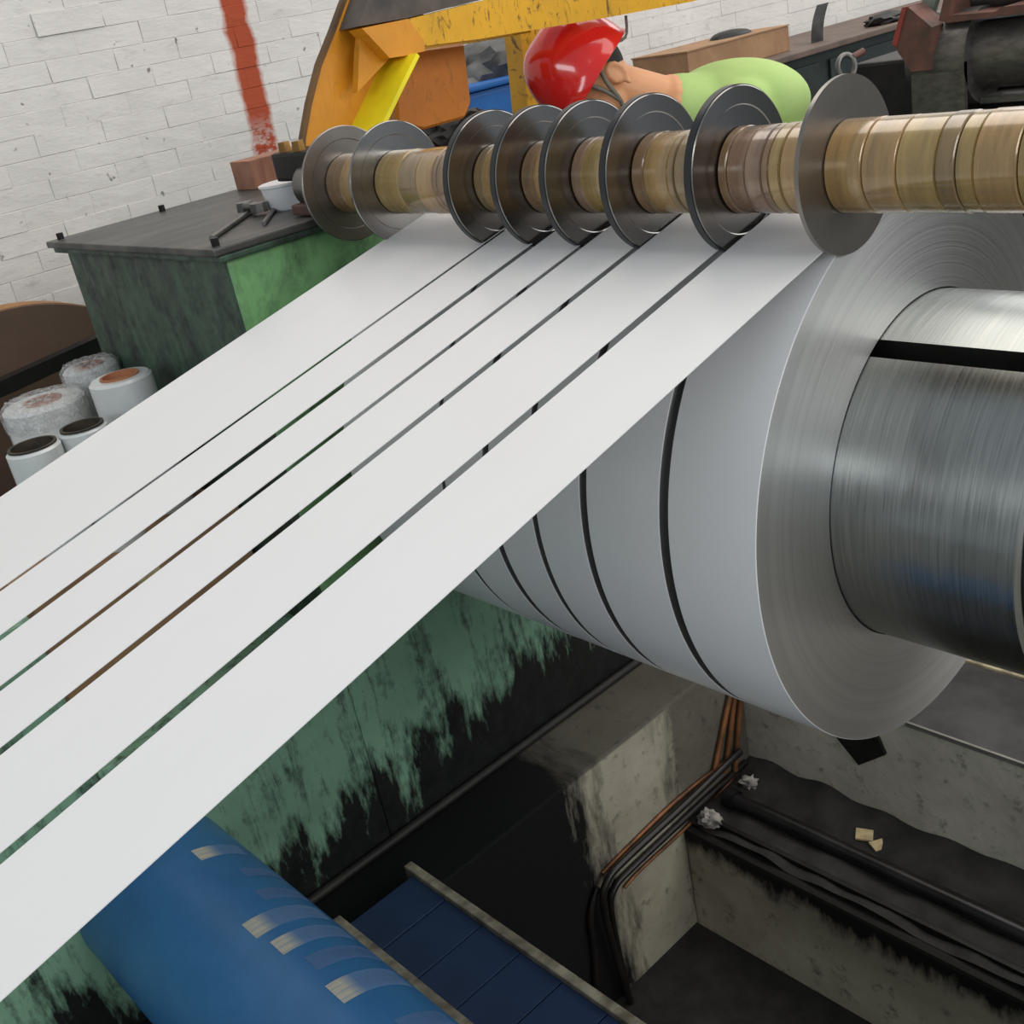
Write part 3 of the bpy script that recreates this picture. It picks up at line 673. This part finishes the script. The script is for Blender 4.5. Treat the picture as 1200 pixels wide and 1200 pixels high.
# scraps
for k, (q, s, rz) in enumerate((((1013, 979), .046, .5), ((1030, 990), .042, 1.1))):
    p = at_z(*q, -.40); bm = bmesh.new(); bm_box(bm, (-s / 2, -s * .42, -.003), (s / 2, s * .42, .003))
    o = link('card_scrap', mesh_of(bm), M_CARDP, None, (p.x, p.y, -.398 - .004 * k)); o.rotation_euler = (.08, .1, rz)
    tag(o, ['upper pale card scrap on the pit ledge dirt', 'lower pale card scrap sticking out from under the other'][k], 'card scrap')
for k, (q, z, r) in enumerate((((878, 917), -.395, .022), ((832, 960), -.40, .026))):
    p = at_z(*q, z); tag(lump('plastic_scrap', p, (r * 1.2, r, r * .9), M_PALEBIT, None, .7, 7, k + 11, 3), ['crumpled pale plastic scrap behind the end of the ledge pipe', 'crumpled pale plastic scrap in front of the end of the ledge pipe'][k], 'scrap')
pts = [at_y(x, y, YB - .012) for x, y in ((978, 862), (1006, 897), (1037, 885), (1026, 860))]
tag(prism('steel_tab', pts, (0, .011, 0), M_DKMACH), 'dark diamond-shaped steel tab on the pit wall under the coil', 'steel tab')
# steel cover plate at the far pit edge
cp = empty('cover_plate', (-.8, 2.3, -.05), 'dark steel cover plate with a pale edge strip beside the pit', 'plate')
pz = -.034; a = at_z(1070, 848, pz); b = at_z(1130, 776, pz)
box('plate', (a.x - .02, a.y, pz - .016), (.6, b.y, pz), M_PLATE, cp, .002)
box('front_edge', (a.x - .02, a.y - .006, pz - .012), (.6, a.y + .001, pz + .001), simple('bright_plate_edge', srgb(170, 166, 160), rough=.35, metal=.7), cp)
box('edge_strip', (b.x, b.y, pz - .016), (.6, b.y + .025, pz + .008), M_EDGEW, cp, .003)

# ================================================================ background on the right
# bench machine along the wall
bn = empty('bench_machine', (-3.2, 5.4, 0), 'dark green machine bench with a brown top along the brick wall', 'machine')
tl = at_d(790, 76, 4.6)
BZ = 1.375
box('cabinet', (-3.98, 3.95, 0), (-3.34, 7.4, BZ - .03), M_DGREEN, bn, .01)
box('bench_top', (-4.02, 3.9, BZ - .03), (-3.28, 7.45, BZ), M_BENCHTOP, bn, .006)
for k in range(3): box('door', (-3.34, 4.15 + k * 1.05, .1), (-3.325, 5.1 + k * 1.05, BZ - .08), M_DGREEN, bn, .004)
def card_box(lo, hi, label, mat):
    e = empty('cardboard_box', ((lo[0] + hi[0]) / 2, (lo[1] + hi[1]) / 2, lo[2]), label, 'box')
    box('body', lo, hi, mat, e, .004)
    box('lid_flap', (lo[0] - .004, lo[1] - .004, hi[2]), (hi[0] + .004, (lo[1] + hi[1]) / 2 - .003, hi[2] + .006), mat, e)
    box('lid_flap', (lo[0] - .004, (lo[1] + hi[1]) / 2 + .003, hi[2]), (hi[0] + .004, hi[1] + .004, hi[2] + .006), mat, e)
    return e
card_box((-3.75, 4.21, BZ), (-3.42, 5.0, BZ + .115), 'long brown cardboard box on the bench behind the lime shirt', M_CARD)
tag(lump('flat_cap', (-3.58, 4.75, BZ + .121), (.08, .14, .03), M_BLACKMET, None, .1, 3, 5, 3, 0), 'flat black cap lying on the long cardboard box', 'cap')
sc0 = []
for k in range(9):
    s = k / 8; sc0.append((.0 + .10 * (s ** 2.2), s * .17))
bm = bmesh.new()
for off in (0,):
    rows = [[bm.verts.new((-dy * .2, .16 + dy if False else dy, z)), bm.verts.new((-dy * .2, dy - .11 * (1 - .1 * z), z))] for dy, z in sc0]
    for A, B in zip(rows, rows[1:]): bm.faces.new((A[0], A[1], B[1], B[0]))
bmesh.ops.solidify(bm, geom=bm.faces[:], thickness=.004)
tag(link('sheet_offcut', mesh_of(bm), M_GREY, None, (-3.45, 5.34, BZ)), 'curled grey sheet metal offcut standing on the bench', 'offcut')
tag(lump('bench_casting', (-3.42, 5.9, BZ + .02), (.08, .16, .035), M_DKMACH, None, .3, 6, 6, 3, -.02), 'low dark iron casting lying on the far end of the bench', 'casting')
# rusty roll stand
rs = empty('roll_stand', (-1.6, 3.7, -.05), 'rusty dark steel roll stand with brackets behind the separator shaft', 'machine')
D2 = 4.3
def pd(x, y, D=D2): return at_d(x, y, D)
Yr = 3.75
def py(x, y, Y=Yr): return at_y(x, y, Y)
# body in world-aligned boxes
A = py(1030, 140); Bq = py(1300, 60)
box('body', (A.x, Yr + .12, -.05), (.9, Yr + .75, py(1100, 100).z), M_BLACKMET, rs, .015)
cz = py(1140, 66).z
ax_roll = Vector((0, Yr + .02, cz))
lathe_x('roll', [(py(1075, 70).x, 0), (py(1075, 70).x, .105), (.9, .105), (.9, 0)], M_GREYSTEEL, rs, ax_roll, 48)
xa, xb = py(1090, 70).x, py(1152, 66).x
lathe_x('strap_band', [(xa, .10), (xa, .15), (xb, .15), (xb, .10), (xa, .10)], M_GREYSTEEL, rs, ax_roll, 48)
prism('strap_tail', [Vector((xa, Yr - .128, cz)), Vector((xb, Yr - .128, cz)), Vector((xb, Yr - .12, cz - .5)), Vector((xa, Yr - .12, cz - .5))], (0, .02, 0), M_GREYSTEEL, rs)
pl = [py(x, y, Yr - .15) for x, y in ((1046, 52), (1058, 10), (1064, 8), (1092, 32), (1090, 82), (1068, 84))]
prism('side_plate', pl, (0, .10, 0), M_RUST, rs)
prism('red_edge', [py(x, y, Yr - .155) for x, y in ((1045, 52), (1057, 9), (1062, 8), (1050, 55))], (0, .10, 0), M_REDEDGE, rs)
pl = [py(x, y, Yr - .1) for x, y in ((1100, 24), (1108, -12), (1116, -14), (1112, 18), (1165, 14), (1175, 8), (1230, 2), (1230, 12), (1110, 27))]
prism('bracket', pl, (0, .22, 0), M_RUST, rs)
prism('bracket', [py(x, y, Yr - .02) for x, y in ((1074, 20), (1092, -30), (1106, -30), (1090, 22))], (0, .03, 0), simple('pale_green_strip', srgb(140, 150, 136), srgb(90, 86, 80), rough=.3), rs)
lathe_x('upper_roll', [(py(1118, 4).x, 0), (py(1118, 4).x, .08), (.9, .08), (.9, 0)], M_GREYSTEEL, rs, Vector((0, Yr + .1, py(1150, -4, Yr).z + .03)), 40)
box('end_block', (A.x - .10, Yr + .0, -.05), (py(1080, 100).x, Yr + .7, py(1050, 70).z), M_DKMACH, rs, .012)
sx = py(1160, 114); box('slide_bar', (sx.x - .02, Yr - .03, sx.z - .015), (.9, Yr + .15, sx.z + .005), M_GREYSTEEL, rs, .002)
# lifting shackle on a small post
bm = bmesh.new()
c_ = at_d(992, 78, 3.5)
shk = empty('shackle_post', (c_.x, c_.y, -.05), 'steel post with a lifting shackle just behind the end disc', 'shackle')
tube('post', [(c_.x, c_.y, -.05), (c_.x, c_.y, c_.z - .03)], .018, M_GREYSTEEL, shk, 10)
tube('ring', [Vector(c_) + (VR * math.cos(a * PI / 12) * .027 + VU * math.sin(a * PI / 12) * .038) for a in range(25)], .009, M_TOOL, shk, 8, False)
tube('pin', [Vector(c_) + VR * .02 + VU * .03, Vector(c_) + VR * .055 + VU * .05], .011, M_RUST, shk, 8)

# ================================================================ the operator
def remesh(name, prims, mat, parent, voxel=.011, smooth_it=4):
    """prims: ('cap', a, b, ra, rb) tapered capsules and ('ell', centre, axes(3 vectors)) ellipsoids fused into one surface"""
    bm = bmesh.new()
    for pr in prims:
        if pr[0] == 'cap':
            a, b, ra_, rb = Vector(pr[1]), Vector(pr[2]), pr[3], pr[4]
            n = max(2, int((b - a).length / (min(ra_, rb) * .45)) + 1); d = (b - a)
            pts = [a + d * (k / n) for k in range(n + 1)]; rads = [ra_ + (rb - ra_) * k / n for k in range(n + 1)]
            dn = d.normalized()
            pre = [(a - dn * ra_ * s, ra_ * math.sqrt(max(0, 1 - s * s))) for s in (.98, .8, .45)]; post = [(b + dn * rb * s, rb * math.sqrt(max(0, 1 - s * s))) for s in (.45, .8, .98)]
            allp = pre + list(zip(pts, rads)) + post
            bm_tube(bm, [q[0] for q in allp], [q[1] for q in allp], 16)
        else:
            c, ax = Vector(pr[1]), pr[2]; r = bmesh.ops.create_icosphere(bm, subdivisions=3, radius=1)
            for v in r['verts']: v.co = c + ax[0] * v.co.x + ax[1] * v.co.y + ax[2] * v.co.z
    bmesh.ops.recalc_face_normals(bm, faces=bm.faces[:])
    c0 = Vector(world_of(parent)); bmesh.ops.translate(bm, verts=bm.verts[:], vec=-c0)
    me = bpy.data.meshes.new('tmp'); bm.to_mesh(me); bm.free()
    tmp = bpy.data.objects.new('tmp', me); COL.objects.link(tmp)
    m = tmp.modifiers.new('r', 'REMESH'); m.mode = 'VOXEL'; m.voxel_size = voxel
    s = tmp.modifiers.new('s', 'SMOOTH'); s.iterations = smooth_it; s.factor = .5
    dg = bpy.context.evaluated_depsgraph_get(); dg.update()
    res = bpy.data.meshes.new_from_object(tmp.evaluated_get(dg)); bpy.data.objects.remove(tmp)
    res.materials.clear(); res.materials.append(mat)
    return link(name, res, mat, parent, c0, True)
HD = 3.0
skull = at_d(698, 92, HD)
hup = (-.83 * VR + .55 * VU - .22 * VF).normalized(); hf = (-.55 * VR - .83 * VU).normalized(); hf = (hf - hup * hf.dot(hup)).normalized(); hl = hup.cross(hf).normalized()   # head up, face, left
if hl.dot(VF) > 0: hl = -hl
nb_ = at_d(790, 122, HD + .06); chest = at_d(866, 143, HD + .16); belly = at_d(925, 230, HD + .28); hip = at_d(965, 300, HD + .34)
feet_c = Vector((hip.x, hip.y, -.05))
op = empty('person', feet_c, 'person in a lime green shirt and red hard hat bending over behind the discs', 'person')
sdir = hl                                             # towards the viewer: the person's left
lS = chest + sdir * .17 + VU * .0 - VR * .05; rS = chest - sdir * .17 - VR * .05
lH = Vector((-1.86, 2.36, 1.12)); rH = Vector((-2.2, 2.38, 1.10))
lE = (lS + lH) / 2 + Vector((.05, .10, -.04)); rE = (rS + rH) / 2 + Vector((-.02, .14, -.03))
side = Vector((sdir.x, sdir.y, 0)).normalized()
lHip, rHip = hip + side * .09, hip - side * .09
lK, rK = lHip * .52 + Vector((lHip.x, lHip.y, -.05)) * .48, rHip * .52 + Vector((rHip.x, rHip.y, -.05)) * .48
lK += Vector((-.05, -.02, 0)); rK += Vector((-.05, -.02, 0))
lA, rA = Vector((lHip.x + .02, lHip.y, .04)), Vector((rHip.x + .02, rHip.y, .04))
def hand(w, d, palm):
    d = d.normalized(); s = d.cross(palm).normalized(); out = [('cap', w, w + d * .06, .026, .030), ('cap', w + d * .05 - s * .018, w + d * .05 + s * .018, .02, .02)]
    for i, (o_, ln) in enumerate(((-.030, .068), (-.010, .078), (.011, .073), (.031, .056))):
        b = w + d * .075 + s * o_; k = b + d * ln * .5 + palm * .008; e = k + d * ln * .32 + palm * .032
        out += [('cap', b - d * .02, k, .0098, .009), ('cap', k, e, .009, .0078)]
    b = w + d * .025 - s * .028; k = b + d * .03 - s * .028 + palm * .01; e = k + d * .032 + palm * .012 - s * .004
    out += [('cap', b, k, .012, .0105), ('cap', k, e, .0105, .009)]
    return out
body = [('ell', skull + hup * .01, (hf * .092, hl * .074, hup * .112)), ('ell', skull + hf * .03 - hup * .06, (hf * .062, hl * .058, hup * .062)),
        ('cap', skull + hf * .088 + hup * .0, skull + hf * .105 - hup * .03, .011, .015), ('cap', skull + hf * .076 - hup * .072 - hl * .016, skull + hf * .076 - hup * .072 + hl * .016, .011, .011),
        ('cap', skull + hf * .078 + hup * .03 - hl * .04, skull + hf * .078 + hup * .03 + hl * .04, .012, .012), ('ell', skull + hf * .06 - hup * .105, (hf * .03, hl * .034, hup * .022)),
        ('ell', skull + hl * .074 - hf * .014 - hup * .036, (hf * .018, hl * .009, hup * .028)), ('ell', skull - hl * .076 - hf * .012 - hup * .012, (hf * .019, hl * .009, hup * .033)),
        ('cap', skull - hup * .05 - hf * .02, nb_, .056, .066), ('cap', nb_, chest, .08, .13), ('cap', chest, belly, .14, .125), ('cap', belly, hip, .125, .135),
        ('cap', chest - VR * .03, lS, .085, .062), ('cap', chest - VR * .03, rS, .085, .062), ('cap', lS, lE, .055, .042), ('cap', rS, rE, .055, .042), ('cap', lE, lH, .043, .027), ('cap', rE, rH, .043, .027),
        ('cap', lHip, lK, .085, .058), ('cap', rHip, rK, .085, .058), ('cap', lK, lA, .056, .038), ('cap', rK, rA, .056, .038)]
ec = skull + hl * .079 - hf * .018 - hup * .034
er = [ec + hf * (.020 * math.cos(a)) + hup * (.032 * math.sin(a)) - hl * (.004 * math.cos(a)) for a in [math.radians(g_) for g_ in (-20, 25, 65, 105, 145, 185, 225, 262)]]
body += [('cap', er[k], er[k + 1], .0062, .0062) for k in range(len(er) - 1)] + [('ell', er[-1] - hup * .004, (hf * .008, hl * .006, hup * .011))]
body += hand(lH, lH - lE, Vector((0, -.3, -1)).normalized()) + hand(rH, rH - rE, Vector((0, -.3, -1)).normalized())
remesh('body', body, M_SKIN, op, .0055, 2)
remesh('shirt', [('cap', nb_ + (chest - nb_) * .08, chest, .088, .15), ('cap', chest, belly, .156, .142), ('cap', belly, hip + Vector((0, 0, -.02)), .142, .15), ('ell', chest + VU * .05 - VR * .01, (VR * .2, VU * .125, sdir * .2)),
                 ('cap', chest - VR * .03, lS, .1, .078), ('cap', chest - VR * .03, rS, .1, .078), ('cap', lS, lS + (lE - lS) * .62, .074, .066), ('cap', rS, rS + (rE - rS) * .62, .074, .066)], M_SHIRT, op, .011, 8)
remesh('trousers', [('cap', hip + Vector((0, 0, .02)), hip - Vector((0, 0, .06)), .142, .14), ('cap', lHip, lK, .102, .075), ('cap', rHip, rK, .102, .075), ('cap', lK, lA, .074, .062), ('cap', rK, rA, .074, .062)], M_TROUSER, op, .012, 5)
for A_, nm in ((lA, 'shoe'), (rA, 'shoe')):
    f_ = Vector((-VR.x, -VR.y, 0)).normalized(); s_v = Vector((f_.y, -f_.x, 0))
    remesh(nm, [('ell', A_ + f_ * .06 + Vector((0, 0, -.045)), (f_ * .14, s_v * .05, Vector((0, 0, .042)))), ('cap', A_, A_ + Vector((0, 0, .04)), .052, .05)], M_SHOE, op, .01, 3)
remesh('hair', [('ell', skull + hup * .03 - hf * .016, (hf * .09, hl * .0775, hup * .1))], M_HAIR, op, .01, 2)
# helmet: dome, rim and peak
bm = bmesh.new(); NS, NR = 48, 14; rows = []
hc = skull + hup * .022
for j in range(NR + 1):
    ph = (PI / 2) * j / NR; row = []
    for k in range(NS):
        a = 2 * PI * k / NS; cf, cl = math.cos(a), math.sin(a)
        rf, rl_ = (.152 if cf > 0 else .142), .124
        R1 = math.cos(ph) ** .62; ridge = 1 + .012 * math.exp(-(cl * R1 * .115 / .022) ** 2)
        row.append(bm.verts.new(hf * cf * rf * R1 + hl * cl * rl_ * R1 + hup * (.172 * math.sin(ph) ** .95) * ridge) if j < NR else None)
    rows.append(row)
top = bm.verts.new(hup * .173)
for A_, B_ in zip(rows[:-1], rows[1:-1]):
    for k in range(NS): bm.faces.new((A_[k], A_[(k + 1) % NS], B_[(k + 1) % NS], B_[k]))
for k in range(NS): bm.faces.new((rows[NR - 1][k], rows[NR - 1][(k + 1) % NS], top))
# brim
prev = rows[0]; lip = []
for k in range(NS):
    a = 2 * PI * k / NS; cf = math.cos(a); ex = 1.05 + .24 * max(0, cf) ** 3
    v = prev[k].co; lip.append(bm.verts.new(v * ex - hup * (.012 + .012 * max(0, cf))))
for k in range(NS): bm.faces.new((prev[k], prev[(k + 1) % NS], lip[(k + 1) % NS], lip[k]))
bmesh.ops.recalc_face_normals(bm, faces=bm.faces[:])
bmesh.ops.solidify(bm, geom=bm.faces[:], thickness=.004)
hm = link('hard_hat', mesh_of(bm), M_HELMET, op, hc, True); auto_smooth(hm, 50)
def strap(name, pts, r=.006):
    o = tube(name, smooth_path(pts, 4), r, M_STRAP, None, 8); wl = Vector(o.location); o.parent = hm; o.location = wl - world_of(hm); return o
e_ = skull + hl * .082
strap('chin_strap', [e_ + hup * .035 - hf * .012, e_ + hl * .004 - hup * .02 + hf * .02, skull + hl * .066 - hup * .085 + hf * .03, skull + hl * .03 - hup * .128 + hf * .05])
strap('chin_strap', [skull + hl * .072 + hf * .055 + hup * .02, skull + hl * .076 + hf * .038 - hup * .035, skull + hl * .068 + hf * .03 - hup * .08])
strap('strap_end', [e_ + hup * .03 - hf * .06, e_ + hup * .0 - hf * .105, e_ + hup * .03 - hf * .15], .004)
# eyes
M_EYE = simple('eye_white', srgb(226, 222, 214), rough=.25); M_IRIS = simple('dark_iris', srgb(40, 26, 18), rough=.2)
for sgn in (-1, 1):
    ep = skull + hf * .078 + hl * (.031 * sgn) + hup * .008
    ey = lump('eye', ep, (.0125, .0125, .0125), M_EYE, op, 0, 1, 0, 3)
    ir = lump('iris', (0, 0, 0), (.0065, .0065, .0065), M_IRIS, None, 0, 1, 0, 2); ir.parent = ey; ir.location = hf * .0075
